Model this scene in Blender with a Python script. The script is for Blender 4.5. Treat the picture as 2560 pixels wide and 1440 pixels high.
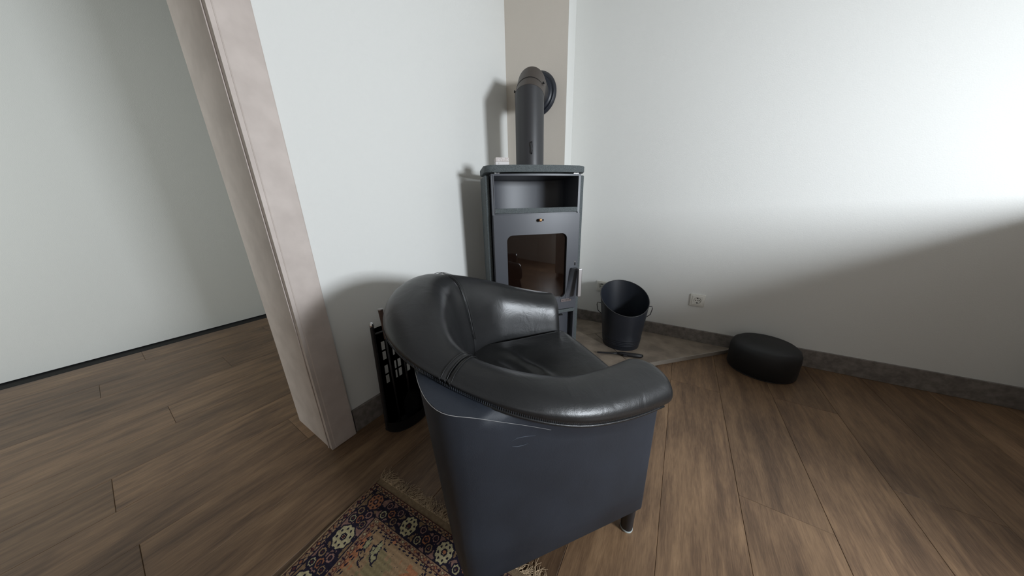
import bpy, bmesh, math, random
import numpy as np
from mathutils import Vector, Matrix
random.seed(4)
S = bpy.context.scene
for o in list(bpy.data.objects): bpy.data.objects.remove(o)
COL = S.collection

# ---------------------------------------------------------------- camera, world, lights, exposure
# world frame: X runs along the right wall (towards the window), Y along the left wall, metres
cam = bpy.data.cameras.new('camera'); camo = bpy.data.objects.new('camera', cam); COL.objects.link(camo)
Rc = Matrix(((0.847171, -0.133544, 0.514263), (0.53073, 0.258268, -0.807232), (-0.025017, 0.956799, 0.289673)))
camo.matrix_world = Matrix.Translation((0, 0, 0.92)) @ Rc.to_4x4()
cam.sensor_width = 36; cam.lens = 660 / 2560 * 36; cam.clip_start = 0.02
S.camera = camo
S.view_settings.view_transform = 'Standard'; S.view_settings.look = 'None'
S.view_settings.gamma = 1; S.view_settings.use_curve_mapping = False
S.view_settings.exposure = 0.0
w = bpy.data.worlds.new('sky'); S.world = w; w.use_nodes = True
w.node_tree.nodes['Background'].inputs[0].default_value = (0.75, 0.86, 1, 1)
w.node_tree.nodes['Background'].inputs[1].default_value = 1.0

def area(name, loc, target, sx, sy, power, col, spread=180):
    l = bpy.data.lights.new(name, 'AREA'); l.shape = 'RECTANGLE'; l.size = sx; l.size_y = sy
    l.energy = power; l.color = col; l.spread = math.radians(spread)
    o = bpy.data.objects.new(name, l); COL.objects.link(o); o.location = loc
    o.rotation_euler = (Vector(target) - Vector(loc)).to_track_quat('-Z', 'Y').to_euler()
    return o
area('window_daylight', (2.14, 0.38, 1.15), (0.0, 1.05, 0.85), 0.52, 0.42, 78, (0.865, 0.93, 1.0))
area('added_fill_light', (2.12, -1.35, 1.45), (0.0, 1.2, 0.5), 1.0, 1.1, 5.0, (0.97, 0.97, 0.98))  # added fill for the chair side and room, no known window there
area('hall_daylight', (-1.75, -2.0, 1.5), (-3.3, 0.4, 1.5), 0.9, 1.0, 29, (0.90, 0.97, 0.98))

# ---------------------------------------------------------------- helpers
def link(name, bm, mat=None, parent=None, smooth=False, kind=None, angle=None):
    me = bpy.data.meshes.new(name)
    bmesh.ops.recalc_face_normals(bm, faces=bm.faces)
    bm.to_mesh(me); bm.free()
    o = bpy.data.objects.new(name, me); COL.objects.link(o)
    if mat: me.materials.append(mat)
    if parent: o.parent = parent
    if smooth:
        me.shade_smooth()
        if angle: me.set_sharp_from_angle(angle=math.radians(angle))
    if kind: o['kind'] = kind
    return o

def thing(name, label, cat, loc=(0, 0, 0), rz=0, group=None):
    o = bpy.data.objects.new(name, None); COL.objects.link(o); o.empty_display_size = 0.05
    o.location = loc; o.rotation_euler = (0, 0, rz); o['label'] = label; o['category'] = cat
    if group: o['group'] = group
    return o

def box(bm, x0, x1, y0, y1, z0, z1, bev=0, seg=2):
    r = bmesh.ops.create_cube(bm, size=1)
    vs = r['verts']
    for v in vs:
        v.co = Vector(((x0 + x1) / 2 + v.co.x * (x1 - x0), (y0 + y1) / 2 + v.co.y * (y1 - y0), (z0 + z1) / 2 + v.co.z * (z1 - z0)))
    if bev:
        es = list({e for v in vs for e in v.link_edges})
        bmesh.ops.bevel(bm, geom=es, offset=bev, segments=seg, profile=0.5, affect='EDGES')
    return bm

def B(*a, **k):
    return box(bmesh.new(), *a, **k)

def prism(poly, z0, z1, bev=0, seg=2, bm=None):
    bm = bm or bmesh.new()
    n = len(poly)
    lo = [bm.verts.new((p[0], p[1], z0)) for p in poly]; hi = [bm.verts.new((p[0], p[1], z1)) for p in poly]
    fs = [bm.faces.new(lo[::-1]), bm.faces.new(hi)]
    for i in range(n): fs.append(bm.faces.new((lo[i], lo[(i + 1) % n], hi[(i + 1) % n], hi[i])))
    if bev:
        es = [e for f in fs[:2] for e in f.edges]
        bmesh.ops.bevel(bm, geom=list(set(es)), offset=bev, segments=seg, profile=0.5, affect='EDGES')
    return bm

def lathe(prof, n=48, bm=None, mat=None):
    """prof [(r,z)...] around z"""
    bm = bm or bmesh.new(); rings = []
    for r, z in prof:
        if r < 1e-6: rings.append([bm.verts.new((0, 0, z))])
        else: rings.append([bm.verts.new((r * math.cos(2 * math.pi * i / n), r * math.sin(2 * math.pi * i / n), z)) for i in range(n)])
    for a, b in zip(rings, rings[1:]):
        for i in range(n):
            j = (i + 1) % n
            if len(a) == 1 and len(b) == 1: continue
            if len(a) == 1: bm.faces.new((a[0], b[i], b[j]))
            elif len(b) == 1: bm.faces.new((a[i], a[j], b[0]))
            else: bm.faces.new((a[i], a[j], b[j], b[i]))
    return bm

def tube(pts, r, n=8, bm=None, closed=False, cap=True):
    bm = bm or bmesh.new(); pts = [Vector(p) for p in pts]; N = len(pts)
    rr = r if hasattr(r, '__len__') else [r] * N
    rings = []; ref = None
    for i, p in enumerate(pts):
        a = pts[(i - 1) % N] if (closed or i > 0) else p
        b = pts[(i + 1) % N] if (closed or i < N - 1) else p
        t = (b - a).normalized()
        if ref is None: ref = Vector((0, 0, 1)) if abs(t.z) < 0.9 else Vector((1, 0, 0))
        u = (ref - t * ref.dot(t)).normalized(); v = t.cross(u); ref = u
        rings.append([bm.verts.new(p + (u * math.cos(2 * math.pi * k / n) + v * math.sin(2 * math.pi * k / n)) * rr[i]) for k in range(n)])
    M = N if closed else N - 1
    for i in range(M):
        a, b = rings[i], rings[(i + 1) % N]
        for k in range(n): bm.faces.new((a[k], a[(k + 1) % n], b[(k + 1) % n], b[k]))
    if cap and not closed:
        bm.faces.new(rings[0][::-1]); bm.faces.new(rings[-1])
    return bm

def xf(bm, M):
    bmesh.ops.transform(bm, matrix=M, verts=bm.verts); return bm

def grid_loft(rings, close_ring=True, cap=True, bm=None):
    bm = bm or bmesh.new()
    R = [[bm.verts.new(p) for p in r] for r in rings]; n = len(R[0])
    for a, b in zip(R, R[1:]):
        for k in range(n if close_ring else n - 1):
            bm.faces.new((a[k], a[(k + 1) % n], b[(k + 1) % n], b[k]))
    if cap: bm.faces.new(R[0][::-1]); bm.faces.new(R[-1])
    return bm

# ---------------------------------------------------------------- materials
def mat(name, col, rough=0.5, metal=0.0, bump=0, bscale=200, var=0, vscale=6, spec=0.5, col2=None, detail=4, coat=0, dist=0.001, rvar=0):
    m = bpy.data.materials.new(name); m.use_nodes = True; nt = m.node_tree; N = nt.nodes; L = nt.links
    b = N['Principled BSDF']; b.inputs['Base Color'].default_value = (*col, 1); b.inputs['Roughness'].default_value = rough
    b.inputs['Metallic'].default_value = metal; b.inputs['Specular IOR Level'].default_value = spec
    b.inputs['Coat Weight'].default_value = coat
    g = N.new('ShaderNodeNewGeometry')
    if bump:
        n = N.new('ShaderNodeTexNoise'); n.inputs['Scale'].default_value = bscale; n.inputs['Detail'].default_value = 3
        L.new(g.outputs['Position'], n.inputs['Vector'])
        bp = N.new('ShaderNodeBump'); bp.inputs['Strength'].default_value = bump; bp.inputs['Distance'].default_value = dist
        L.new(n.outputs['Fac'], bp.inputs['Height']); L.new(bp.outputs['Normal'], b.inputs['Normal'])
    if var or col2:
        n2 = N.new('ShaderNodeTexNoise'); n2.inputs['Scale'].default_value = vscale; n2.inputs['Detail'].default_value = detail
        L.new(g.outputs['Position'], n2.inputs['Vector'])
        r = N.new('ShaderNodeValToRGB'); r.color_ramp.elements[0].position = 0.35; r.color_ramp.elements[1].position = 0.65
        c2 = col2 or tuple(min(1, c * (1 + var)) for c in col); c1 = col if col2 else tuple(c * (1 - var) for c in col)
        r.color_ramp.elements[0].color = (*c1, 1); r.color_ramp.elements[1].color = (*c2, 1)
        L.new(n2.outputs['Fac'], r.inputs['Fac']); L.new(r.outputs['Color'], b.inputs['Base Color'])
        if rvar:
            mr = N.new('ShaderNodeMapRange'); mr.inputs['To Min'].default_value = rough - rvar; mr.inputs['To Max'].default_value = rough + rvar
            L.new(n2.outputs['Fac'], mr.inputs['Value']); L.new(mr.outputs['Result'], b.inputs['Roughness'])
    return m

def lin(r, g, b):
    f = lambda c: (c / 255 / 12.92) if c / 255 < 0.04045 else ((c / 255 + 0.055) / 1.055) ** 2.4
    return (f(r), f(g), f(b))

M_wall = mat('white_wall_paint', lin(226, 226, 222), 0.9, bump=0.35, bscale=260, dist=0.0015, spec=0.2)
M_breast = mat('beige_wall_paint', lin(205, 197, 186), 0.9, bump=0.3, bscale=260, dist=0.0015, spec=0.2)
M_ceil = mat('ceiling_paint', lin(168, 166, 162), 0.95, spec=0.1)
M_stone = mat('soapstone', lin(54, 60, 62), 0.7, bump=0.6, bscale=520, dist=0.002, col2=lin(98, 105, 106), vscale=420, detail=3)
M_steel = mat('grey_painted_steel', lin(74, 76, 82), 0.42, spec=0.5, bump=0.08, bscale=700, dist=0.0005)
M_pipe = mat('black_painted_steel', lin(50, 50, 52), 0.42, bump=0.08, bscale=600, dist=0.0005)
M_elbow = mat('elbow_steel_reflection_tint', lin(74, 67, 62), 0.5, bump=0.06, bscale=600, dist=0.0005)  # brown reflection on the elbow put into its colour
M_black = mat('black_metal', lin(28, 28, 31), 0.42)
M_dark = mat('dark_cavity', lin(14, 12, 12), 0.8)
M_gap = mat('dark_gap', lin(18, 16, 14), 0.9)
M_bucket = mat('black_enamel', lin(36, 40, 48), 0.40, bump=0.06, bscale=300, dist=0.0008)
M_chrome = mat('chrome', (0.75, 0.75, 0.76), 0.18, 1)
M_steelbr = mat('brushed_steel', lin(190, 188, 188), 0.35, 1, bump=0.1, bscale=400)
M_brass = mat('brass', lin(190, 140, 95), 0.3, 1)
M_plastic = mat('white_plastic', lin(222, 220, 212), 0.35)
M_clip = mat('clip_metal', lin(150, 148, 140), 0.35, 1)
M_base = mat('grey_skirting', lin(108, 101, 96), 0.6, col2=lin(134, 127, 121), vscale=40, bump=0.2, bscale=120)
M_pinkwood = mat('whitewashed_wood', lin(190, 178, 170), 0.55, col2=lin(202, 190, 182), vscale=14)
M_rubber = mat('black_rubber', lin(18, 18, 20), 0.6)
M_brick = mat('firebrick', lin(120, 88, 66), 0.9, bump=0.4, bscale=80, var=0.3, vscale=9)
M_plate = mat('nameplate_metal', lin(186, 176, 178), 0.3, 1)
M_ink = mat('dark_letters', lin(30, 28, 30), 0.5)
M_footcap = mat('pale_foot_cap', lin(190, 200, 198), 0.3)
M_yarn = mat('rug_yarn', lin(172, 150, 122), 0.95, var=0.2, vscale=90)
M_kilim = mat('rug_webbing', lin(122, 102, 78), 0.95, bump=0.8, bscale=600, dist=0.002, var=0.15, vscale=120)
M_thread = mat('worn_leather_edge', lin(128, 128, 128), 0.5)
M_scuff = mat('scuffed_leather', lin(66, 72, 82), 0.45)
M_stitch = mat('leather_stitches', lin(62, 66, 72), 0.45)

def leather(name, c1, c2, rough, creases=0.25):
    m = bpy.data.materials.new(name); m.use_nodes = True; nt = m.node_tree; N = nt.nodes; L = nt.links
    b = N['Principled BSDF']; b.inputs['Specular IOR Level'].default_value = 0.42
    g = N.new('ShaderNodeNewGeometry')
    n2 = N.new('ShaderNodeTexNoise'); n2.inputs['Scale'].default_value = 5; n2.inputs['Detail'].default_value = 5
    L.new(g.outputs['Position'], n2.inputs['Vector'])
    r = N.new('ShaderNodeValToRGB'); r.color_ramp.elements[0].position = 0.3; r.color_ramp.elements[1].position = 0.7
    r.color_ramp.elements[0].color = (*c1, 1); r.color_ramp.elements[1].color = (*c2, 1)
    L.new(n2.outputs['Fac'], r.inputs['Fac']); L.new(r.outputs['Color'], b.inputs['Base Color'])
    mr = N.new('ShaderNodeMapRange'); mr.inputs['To Min'].default_value = rough - 0.05; mr.inputs['To Max'].default_value = rough + 0.07
    L.new(n2.outputs['Fac'], mr.inputs['Value']); L.new(mr.outputs['Result'], b.inputs['Roughness'])
    vo = N.new('ShaderNodeTexVoronoi'); vo.inputs['Scale'].default_value = 420
    L.new(g.outputs['Position'], vo.inputs['Vector'])
    b1 = N.new('ShaderNodeBump'); b1.inputs['Strength'].default_value = 0.10; b1.inputs['Distance'].default_value = 0.0008
    L.new(vo.outputs['Distance'], b1.inputs['Height'])
    n3 = N.new('ShaderNodeTexNoise'); n3.inputs['Scale'].default_value = 13; n3.inputs['Detail'].default_value = 4; n3.inputs['Distortion'].default_value = 0.8
    L.new(g.outputs['Position'], n3.inputs['Vector'])
    b2 = N.new('ShaderNodeBump'); b2.inputs['Strength'].default_value = creases; b2.inputs['Distance'].default_value = 0.012
    L.new(n3.outputs['Fac'], b2.inputs['Height']); L.new(b1.outputs['Normal'], b2.inputs['Normal']); L.new(b2.outputs['Normal'], b.inputs['Normal'])
    return m
M_leather = leather('black_leather', lin(24, 25, 26), lin(36, 36, 37), 0.35, 0.16)
M_leather_side = leather('black_leather_sky_tint', lin(26, 30, 37), lin(37, 42, 51), 0.56, 0.05)  # blue sky reflection on the chair sides put into the leather colour

def wood_mat():
    m = bpy.data.materials.new('oak_planks'); m.use_nodes = True; nt = m.node_tree; N = nt.nodes; L = nt.links
    b = N['Principled BSDF']
    g = N.new('ShaderNodeNewGeometry'); oi = N.new('ShaderNodeObjectInfo')
    mul = N.new('ShaderNodeVectorMath'); mul.operation = 'SCALE'; mul.inputs[0].default_value = (7.3, 11.1, 3.7); L.new(oi.outputs['Random'], mul.inputs['Scale'])
    add = N.new('ShaderNodeVectorMath'); add.operation = 'ADD'; L.new(g.outputs['Position'], add.inputs[0]); L.new(mul.outputs['Vector'], add.inputs[1])
    mp = N.new('ShaderNodeMapping'); mp.inputs['Scale'].default_value = (1, 0.09, 1); L.new(add.outputs['Vector'], mp.inputs['Vector'])
    n1 = N.new('ShaderNodeTexNoise'); n1.inputs['Scale'].default_value = 34; n1.inputs['Detail'].default_value = 7; n1.inputs['Roughness'].default_value = 0.7; n1.inputs['Distortion'].default_value = 0.6
    L.new(mp.outputs['Vector'], n1.inputs['Vector'])
    mp2 = N.new('ShaderNodeMapping'); mp2.inputs['Scale'].default_value = (1, 0.3, 1); L.new(add.outputs['Vector'], mp2.inputs['Vector'])
    n2 = N.new('ShaderNodeTexNoise'); n2.inputs['Scale'].default_value = 7; n2.inputs['Detail'].default_value = 4; n2.inputs['Distortion'].default_value = 1.2
    L.new(mp2.outputs['Vector'], n2.inputs['Vector'])
    r = N.new('ShaderNodeValToRGB'); e = r.color_ramp.elements
    e[0].position = 0.25; e[0].color = (*lin(54, 40, 30), 1); e[1].position = 0.80; e[1].color = (*lin(158, 130, 100), 1)
    k = r.color_ramp.elements.new(0.45); k.color = (*lin(102, 79, 59), 1); k = r.color_ramp.elements.new(0.6); k.color = (*lin(130, 103, 77), 1)
    mx = N.new('ShaderNodeMath'); mx.operation = 'MULTIPLY_ADD'; mx.inputs[1].default_value = 0.55
    L.new(n1.outputs['Fac'], mx.inputs[0])
    sc = N.new('ShaderNodeMath'); sc.operation = 'MULTIPLY'; sc.inputs[1].default_value = 0.45; L.new(n2.outputs['Fac'], sc.inputs[0]); L.new(sc.outputs[0], mx.inputs[2])
    mp4 = N.new('ShaderNodeMapping'); mp4.inputs['Scale'].default_value = (1, 0.07, 1); L.new(add.outputs['Vector'], mp4.inputs['Vector'])
    n4 = N.new('ShaderNodeTexNoise'); n4.inputs['Scale'].default_value = 420; n4.inputs['Detail'].default_value = 3; n4.inputs['Distortion'].default_value = 0.25; L.new(mp4.outputs['Vector'], n4.inputs['Vector'])
    m4 = N.new('ShaderNodeMath'); m4.operation = 'MULTIPLY_ADD'; m4.inputs[1].default_value = 0.26; L.new(n4.outputs['Fac'], m4.inputs[0])
    m5 = N.new('ShaderNodeMath'); m5.operation = 'SUBTRACT'; m5.inputs[1].default_value = 0.13; L.new(mx.outputs[0], m5.inputs[0]); L.new(m5.outputs[0], m4.inputs[2])
    L.new(m4.outputs[0], r.inputs['Fac'])
    # knots
    vo = N.new('ShaderNodeTexVoronoi'); vo.inputs['Scale'].default_value = 2.4; mp3 = N.new('ShaderNodeMapping'); mp3.inputs['Scale'].default_value = (1, 0.45, 0.0)
    L.new(add.outputs['Vector'], mp3.inputs['Vector']); L.new(mp3.outputs['Vector'], vo.inputs['Vector'])
    kr = N.new('ShaderNodeMapRange'); kr.inputs['From Min'].default_value = 0.0; kr.inputs['From Max'].default_value = 0.07; kr.inputs['To Min'].default_value = 0.35; kr.inputs['To Max'].default_value = 1
    L.new(vo.outputs['Distance'], kr.inputs['Value'])
    hs = N.new('ShaderNodeHueSaturation'); L.new(r.outputs['Color'], hs.inputs['Color'])
    vr = N.new('ShaderNodeMapRange'); vr.inputs['To Min'].default_value = 0.78; vr.inputs['To Max'].default_value = 1.12; L.new(oi.outputs['Random'], vr.inputs['Value'])
    m2 = N.new('ShaderNodeMath'); m2.operation = 'MULTIPLY'; L.new(vr.outputs['Result'], m2.inputs[0]); L.new(kr.outputs['Result'], m2.inputs[1]); L.new(m2.outputs[0], hs.inputs['Value'])
    L.new(hs.outputs['Color'], b.inputs['Base Color'])
    b.inputs['Roughness'].default_value = 0.42; b.inputs['Specular IOR Level'].default_value = 0.4
    bp = N.new('ShaderNodeBump'); bp.inputs['Strength'].default_value = 0.3; bp.inputs['Distance'].default_value = 0.0015
    L.new(n1.outputs['Fac'], bp.inputs['Height']); L.new(bp.outputs['Normal'], b.inputs['Normal'])
    return m
M_wood = wood_mat()
M_tile = mat('stone_tile', lin(118, 106, 94), 0.7, col2=lin(152, 138, 122), vscale=11, detail=8, bump=0.25, bscale=90, dist=0.002)
M_tileedge = mat('tile_cut_edge', lin(150, 142, 132), 0.7, bump=0.2, bscale=200)

def glass_mat():
    m = bpy.data.materials.new('sooty_stove_glass'); m.use_nodes = True; nt = m.node_tree; N = nt.nodes; L = nt.links
    b = N['Principled BSDF']; b.inputs['Base Color'].default_value = (*lin(66, 46, 37), 1); b.inputs['Roughness'].default_value = 0.03
    b.inputs['Transmission Weight'].default_value = 0.85; b.inputs['IOR'].default_value = 1.6
    return m
M_glass = glass_mat()

# ---------------------------------------------------------------- setting
def structure(o): o['kind'] = 'structure'; return o
XL, YR, XW, YB, HC = -1.095, 2.026, 2.2, -2.2, 2.5
sub = structure(link('floor', B(-3.4, 2.3, -2.3, 2.13, -0.06, -0.012), M_gap))
PW, PL = 0.215, 1.285
def plank_mesh(w_, l_):
    bm = B(-w_ / 2, w_ / 2, -l_ / 2, l_ / 2, -0.012, 0.0)
    es = [e for e in bm.edges if all(v.co.z > -0.001 for v in e.verts)]
    bmesh.ops.bevel(bm, geom=es, offset=0.0008, segments=1, affect='EDGES')
    me = bpy.data.meshes.new('plank'); bm.to_mesh(me); bm.free(); me.materials.append(M_wood); return me
cache = {}
i = 0
x = 0.06 - PW * 15
row = 0
while x < 2.25:
    jv = {15: 1.50, 14: 0.36, 16: 0.92, 17: 0.30, 11: -0.35, 10: -0.62, 9: -0.15, 12: 0.9, 13: 0.75, 18: 1.2}.get(row, [0.0, 0.47, 0.86, 0.22, 0.65][row % 5] * PL)
    y = jv - PL * math.ceil((jv + 2.25) / PL)
    while y < 2.1:
        a, b_ = max(y, -2.25), min(y + PL, 2.1)
        if b_ - a > 0.03:
            key = round(b_ - a, 3)
            if key not in cache: cache[key] = plank_mesh(PW - 0.0008, b_ - a - 0.0008)
            o = bpy.data.objects.new('plank', cache[key]); COL.objects.link(o); o.parent = sub
            o.location = (x + PW / 2, (a + b_) / 2, random.uniform(-0.0003, 0.0))
        y += PL
    x += PW; row += 1
structure(link('ceiling', B(-3.4, 2.3, -2.3, 2.13, HC, HC + 0.1), M_ceil))
# left wall, with the door opening towards the camera
D1, D0 = 0.330, -0.58          # opening along Y
bm = B(XL - 0.275, XL, D1, YR, 0, HC); link('wall_left', bm, M_wall)['kind'] = 'structure'
wl2 = structure(link('wall_left', B(XL - 0.275, XL, YB, D0, 0, HC), M_wall))
wl3 = structure(link('wall_left', B(XL - 0.275, XL, D0, D1, 2.03, HC), M_wall))
structure(link('wall_right', B(-3.4, XW, YR, YR + 0.1, 0, HC), M_wall))
# chimney breast in the corner
structure(link('wall_chimney', prism([(XL, 1.713), (-0.700, 1.7685), (-0.752, YR), (XL, YR)], 0, HC), M_breast))
link('return_face', prism([(-0.6990, 1.7690), (-0.7510, YR - 0.0005), (-0.7530, YR - 0.0005), (-0.7010, 1.7690)], 0.001, HC - 0.001), M_wall, bpy.data.objects['wall_chimney'])
# window wall: one opening, plus a second added for the fill light
WINS = [(0.0, 0.60, 0.85, 1.45), (-1.9, -0.8, 0.85, 2.05)]
(WY0, WY1, WZ0, WZ1), (VY0, VY1, VZ0, VZ1) = WINS
for a_ in ((YB, VY0, 0, HC), (VY1, WY0, 0, HC), (WY1, YR + 0.1, 0, HC), (WY0, WY1, 0, WZ0), (WY0, WY1, WZ1, HC), (VY0, VY1, 0, VZ0), (VY0, VY1, VZ1, HC)):
    structure(link('wall_window', B(XW, XW + 0.25, *a_), M_wall))
M_wglass = mat('window_glass', (0.8, 0.85, 0.9), 0.05)
for k_, (y0, y1, z0, z1) in enumerate(WINS):
    wf = bmesh.new()
    for a_ in ((y0, y0 + .05, z0, z1), (y1 - .05, y1, z0, z1), (y0 + .05, y1 - .05, z0, z0 + .05), (y0 + .05, y1 - .05, z1 - .05, z1)):
        box(wf, XW + 0.08, XW + 0.14, *a_)
    win = structure(link('window_%d' % (k_ + 1), wf, M_plastic))  # the second window is added to go with the fill light
    link('pane', B(XW + 0.105, XW + 0.112, y0 + .05, y1 - .05, z0 + .05, z1 - .05), M_wglass, win)
structure(link('wall_back', B(-3.4, XW + .25, YB - 0.1, YB, 0, HC), M_breast))
structure(link('wall_hall', B(-3.4, -3.3, YB, YR, 0, HC), M_wall))
# skirting boards
structure(link('baseboard_left', B(XL, XL + 0.012, 0.41, 1.713, 0, 0.108, bev=0.002), M_base))
structure(link('baseboard_right', B(-0.748, XW, YR - 0.012, YR, 0.0, 0.106, bev=0.002), M_base))
# door frame: jamb lining and casing, whitewashed wood
bm = bmesh.new()
box(bm, XL - 0.29, XL + 0.018, D1 - 0.022, D1, 0, 2.03)                       # jamb
box(bm, XL - 0.29, XL + 0.018, D0, D0 + 0.022, 0, 2.03)
box(bm, XL - 0.29, XL + 0.018, D0, D1, 2.008, 2.03)
door = structure(link('door_1', bm, M_pinkwood))
bm = bmesh.new(); box(bm, XL, XL + 0.02, D1 - 0.012, D1 + 0.075, 0, 2.10, bev=0.004)
link('casing', bm, M_pinkwood, door)
link('casing', B(XL, XL + 0.02, D0 - 0.075, D0 + 0.012, 0, 2.10, bev=0.004), M_pinkwood, door)
link('casing', B(XL, XL + 0.02, D0 + 0.013, D1 - 0.013, 2.02, 2.10, bev=0.004), M_pinkwood, door)
link('edge_bead', B(XL - 0.012, XL - 0.004, D1 - 0.0255, D1 - 0.0225, 0.0, 2.008, bev=0.001), M_pinkwood, door)

# ---------------------------------------------------------------- hearth of stone tiles, diagonal front edge
HZ = 0.023
hearth = thing('hearth', 'low grey-brown stone tile hearth with a diagonal front edge under the stove', 'hearth', (0, 0, 0))
def clip(poly, nx, ny, c):   # keep nx*x+ny*y >= c
    out = []
    for k in range(len(poly)):
        p, q = poly[k], poly[(k + 1) % len(poly)]
        dp, dq = nx * p[0] + ny * p[1] - c, nx * q[0] + ny * q[1] - c
        if dp >= 0: out.append(p)
        if dp * dq < 0:
            t = dp / (dp - dq); out.append((p[0] + t * (q[0] - p[0]), p[1] + t * (q[1] - p[1])))
    return out
r2 = math.sqrt(0.5)
E0 = 1.636   # y - x on the front edge
hp = [(-1.081, 0.78), (-0.84, 0.80), (0.372, 2.008), (0.372, 2.0135), (-0.735, 2.0135), (-0.69, 1.764), (-1.081, 1.712)]
G = 0.003
edge_bm = bmesh.new()
for it in range(0, 4):
    for js in range(-4, 5):
        t0 = E0 * r2 + it * 0.428; t1 = t0 + 0.428 - G
        if it == 0: t0 -= 0.002
        s0 = 0.970 + js * 0.90 - (0.42 if it % 2 else 0); s1 = s0 + 0.90 - G
        p = hp
        p = clip(p, -r2, r2, t0); p = clip(p, r2, -r2, -t1)
        p = clip(p, r2, r2, s0) if p else p
        p = clip(p, -r2, -r2, -s1) if p else p
        if len(p) < 3: continue
        ar = abs(sum(p[k][0] * p[(k + 1) % len(p)][1] - p[(k + 1) % len(p)][0] * p[k][1] for k in range(len(p)))) / 2
        if ar < 0.0006: continue
        link('tile', prism(p, 0.004, HZ, bev=0.0012, seg=1), M_tile, hearth)
inner = [(-1.078, 0.80), (-0.83, 0.82), (0.35, 2.0), (-0.73, 2.005), (-0.685, 1.762), (-1.078, 1.71)]
link('mortar_bed', prism(inner, 0.0005, HZ - 0.002), M_gap, hearth)
a0 = Vector((-0.835, 0.801)); a1 = Vector((0.366, 2.002)); nrm = Vector((r2, -r2))
es = [tuple(a0 + nrm * 0.001), tuple(a0 + nrm * 0.006), tuple(a1 + nrm * 0.006), tuple(a1 + nrm * 0.001)]
link('edge_strip', prism(es, 0.0005, HZ + 0.001), M_tileedge, hearth)

# ---------------------------------------------------------------- armchair
# base: boxy plan; rim: rounder plan that overhangs the sides and the back (local x = forward, y = across)
def chair_path(W, L, D, p, bulge, N=141):
    W2 = W / 2; out = []
    for k in range(22): out.append((-L * k / 22, -W2))
    for k in range(0, 121):
        t = math.radians(-90 + 1.5 * k); c, si = math.cos(t), math.sin(t)
        out.append((-L - D * abs(c) ** (2 / p), W2 * math.copysign(abs(si) ** (2 / p), si)))
    for k in range(1, 23): out.append((-L + L * k / 22, W2))
    q = np.array(out)
    q[:, 1] *= 1 + bulge * np.sin(np.pi * np.clip(-q[:, 0] / .5, 0, 1))
    seg = np.linalg.norm(np.diff(q, axis=0), axis=1); cum = np.concatenate([[0], np.cumsum(seg)])
    tt = np.linspace(0, cum[-1], N)
    q = np.column_stack([np.interp(tt, cum, q[:, 0]), np.interp(tt, cum, q[:, 1])])
    tg = np.gradient(q, axis=0)
    for _ in range(3): tg[1:-1] = (tg[:-2] + tg[1:-1] * 2 + tg[2:]) / 4
    tg /= np.linalg.norm(tg, axis=1)[:, None]
    n = np.column_stack([tg[:, 1], -tg[:, 0]])
    if n[0, 1] > 0: n = -n
    return q, n
def SEAM(s):
    u = max(0.0, -s); return 0.461 + 0.095 * u + 0.485 * u * u - 0.23 * u ** 3 - 0.054 * u ** 4
AW = 0.624
AQ, AN = chair_path(0.654, 0.204, 0.390, 2.08, 0.075); AQ[:, 1] += 0.010
BQ, BN = chair_path(0.624, 0.454, 0.09, 3.49, 0.0)
NP = len(AQ)
def PIPE(s):
    u = -s - 0.3
    a = SEAM(s) - 0.055; b_ = 0.498 + 0.262 * u + 1.316 * u * u
    f = min(1, max(0, (-s - 0.25) / 0.1)); return a * (1 - f) + min(b_, SEAM(s) - 0.012) * f
def backness(s): return max(0.0, min(1.0, (-s - 0.25) / 0.3))
chair = thing('armchair', 'black leather tub armchair with sloping rolled arms facing the wood stove', 'armchair',
              (0.007 - 0.785 * AW / 2, 0.636 + 0.62 * AW / 2, 0), math.radians(51.7))
SEATZ = 0.43
KX = (0.0, 0.20, 0.33, 0.42, 0.50, 0.64, 0.84, 1.0); _f = np.arange(NP) / (NP - 1)
HG = np.interp(_f, KX, (0.078, 0.052, 0.024, 0.056, 0.082, 0.124, 0.132, 0.100)); TH = np.interp(_f, KX, (0.140, 0.110, 0.082, 0.134, 0.160, 0.156, 0.145, 0.135))
for _ in range(40):
    HG[1:-1] = (HG[:-2] + 2 * HG[1:-1] + HG[2:]) / 4; TH[1:-1] = (TH[:-2] + 2 * TH[1:-1] + TH[2:]) / 4
def ring(i, shrink=1.0, push=0.0):
    q, n = AQ[i], AN[i]; s = q[0]; zs = SEAM(s); bk = backness(s)
    fi_ = i / (NP - 1)
    hgt = float(HG[i]); th = float(TH[i])
    push = push + 0.022 * max(0.0, (fi_ - 0.8) / 0.2) + 0.012 * max(0.0, (0.12 - fi_) / 0.12)
    prof = [(0.004, -0.006), (0.014, 0.004), (0.019, 0.020), (0.015, hgt * 0.50), (0.000, hgt * 0.80), (-th * 0.22, hgt * 0.96), (-th * 0.42, hgt),
            (-th * 0.66, hgt * 0.92), (-th * 0.86, hgt * 0.66), (-th * 0.98, hgt * 0.24), (-th * 1.05, -0.03)]
    pts = [(o, zs + z) for o, z in prof]
    z2 = SEATZ - 0.05
    zi = zs - 0.03
    pts += [(-th * 1.10 - 0.012 * bk, zi + (z2 - zi) * 0.5), (-th * 1.12, z2), (-th * 0.95, z2), (-th * 0.85, (z2 + zs) / 2), (-th * 0.55, zs - 0.012), (-0.02, zs - 0.010)]
    c = (-th * 0.5, zs + hgt * 0.35)
    out = []
    for o, z in pts:
        o = c[0] + (o - c[0]) * shrink; z = c[1] + (z - c[1]) * shrink
        p = q + n * o
        out.append(Vector((p[0] + push, p[1], z)))
    return out
PIPES = np.array([PIPE(BQ[i][0]) for i in range(NP)])
for _ in range(12): PIPES[1:-1] = (PIPES[:-2] + 2 * PIPES[1:-1] + PIPES[2:]) / 4
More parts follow.
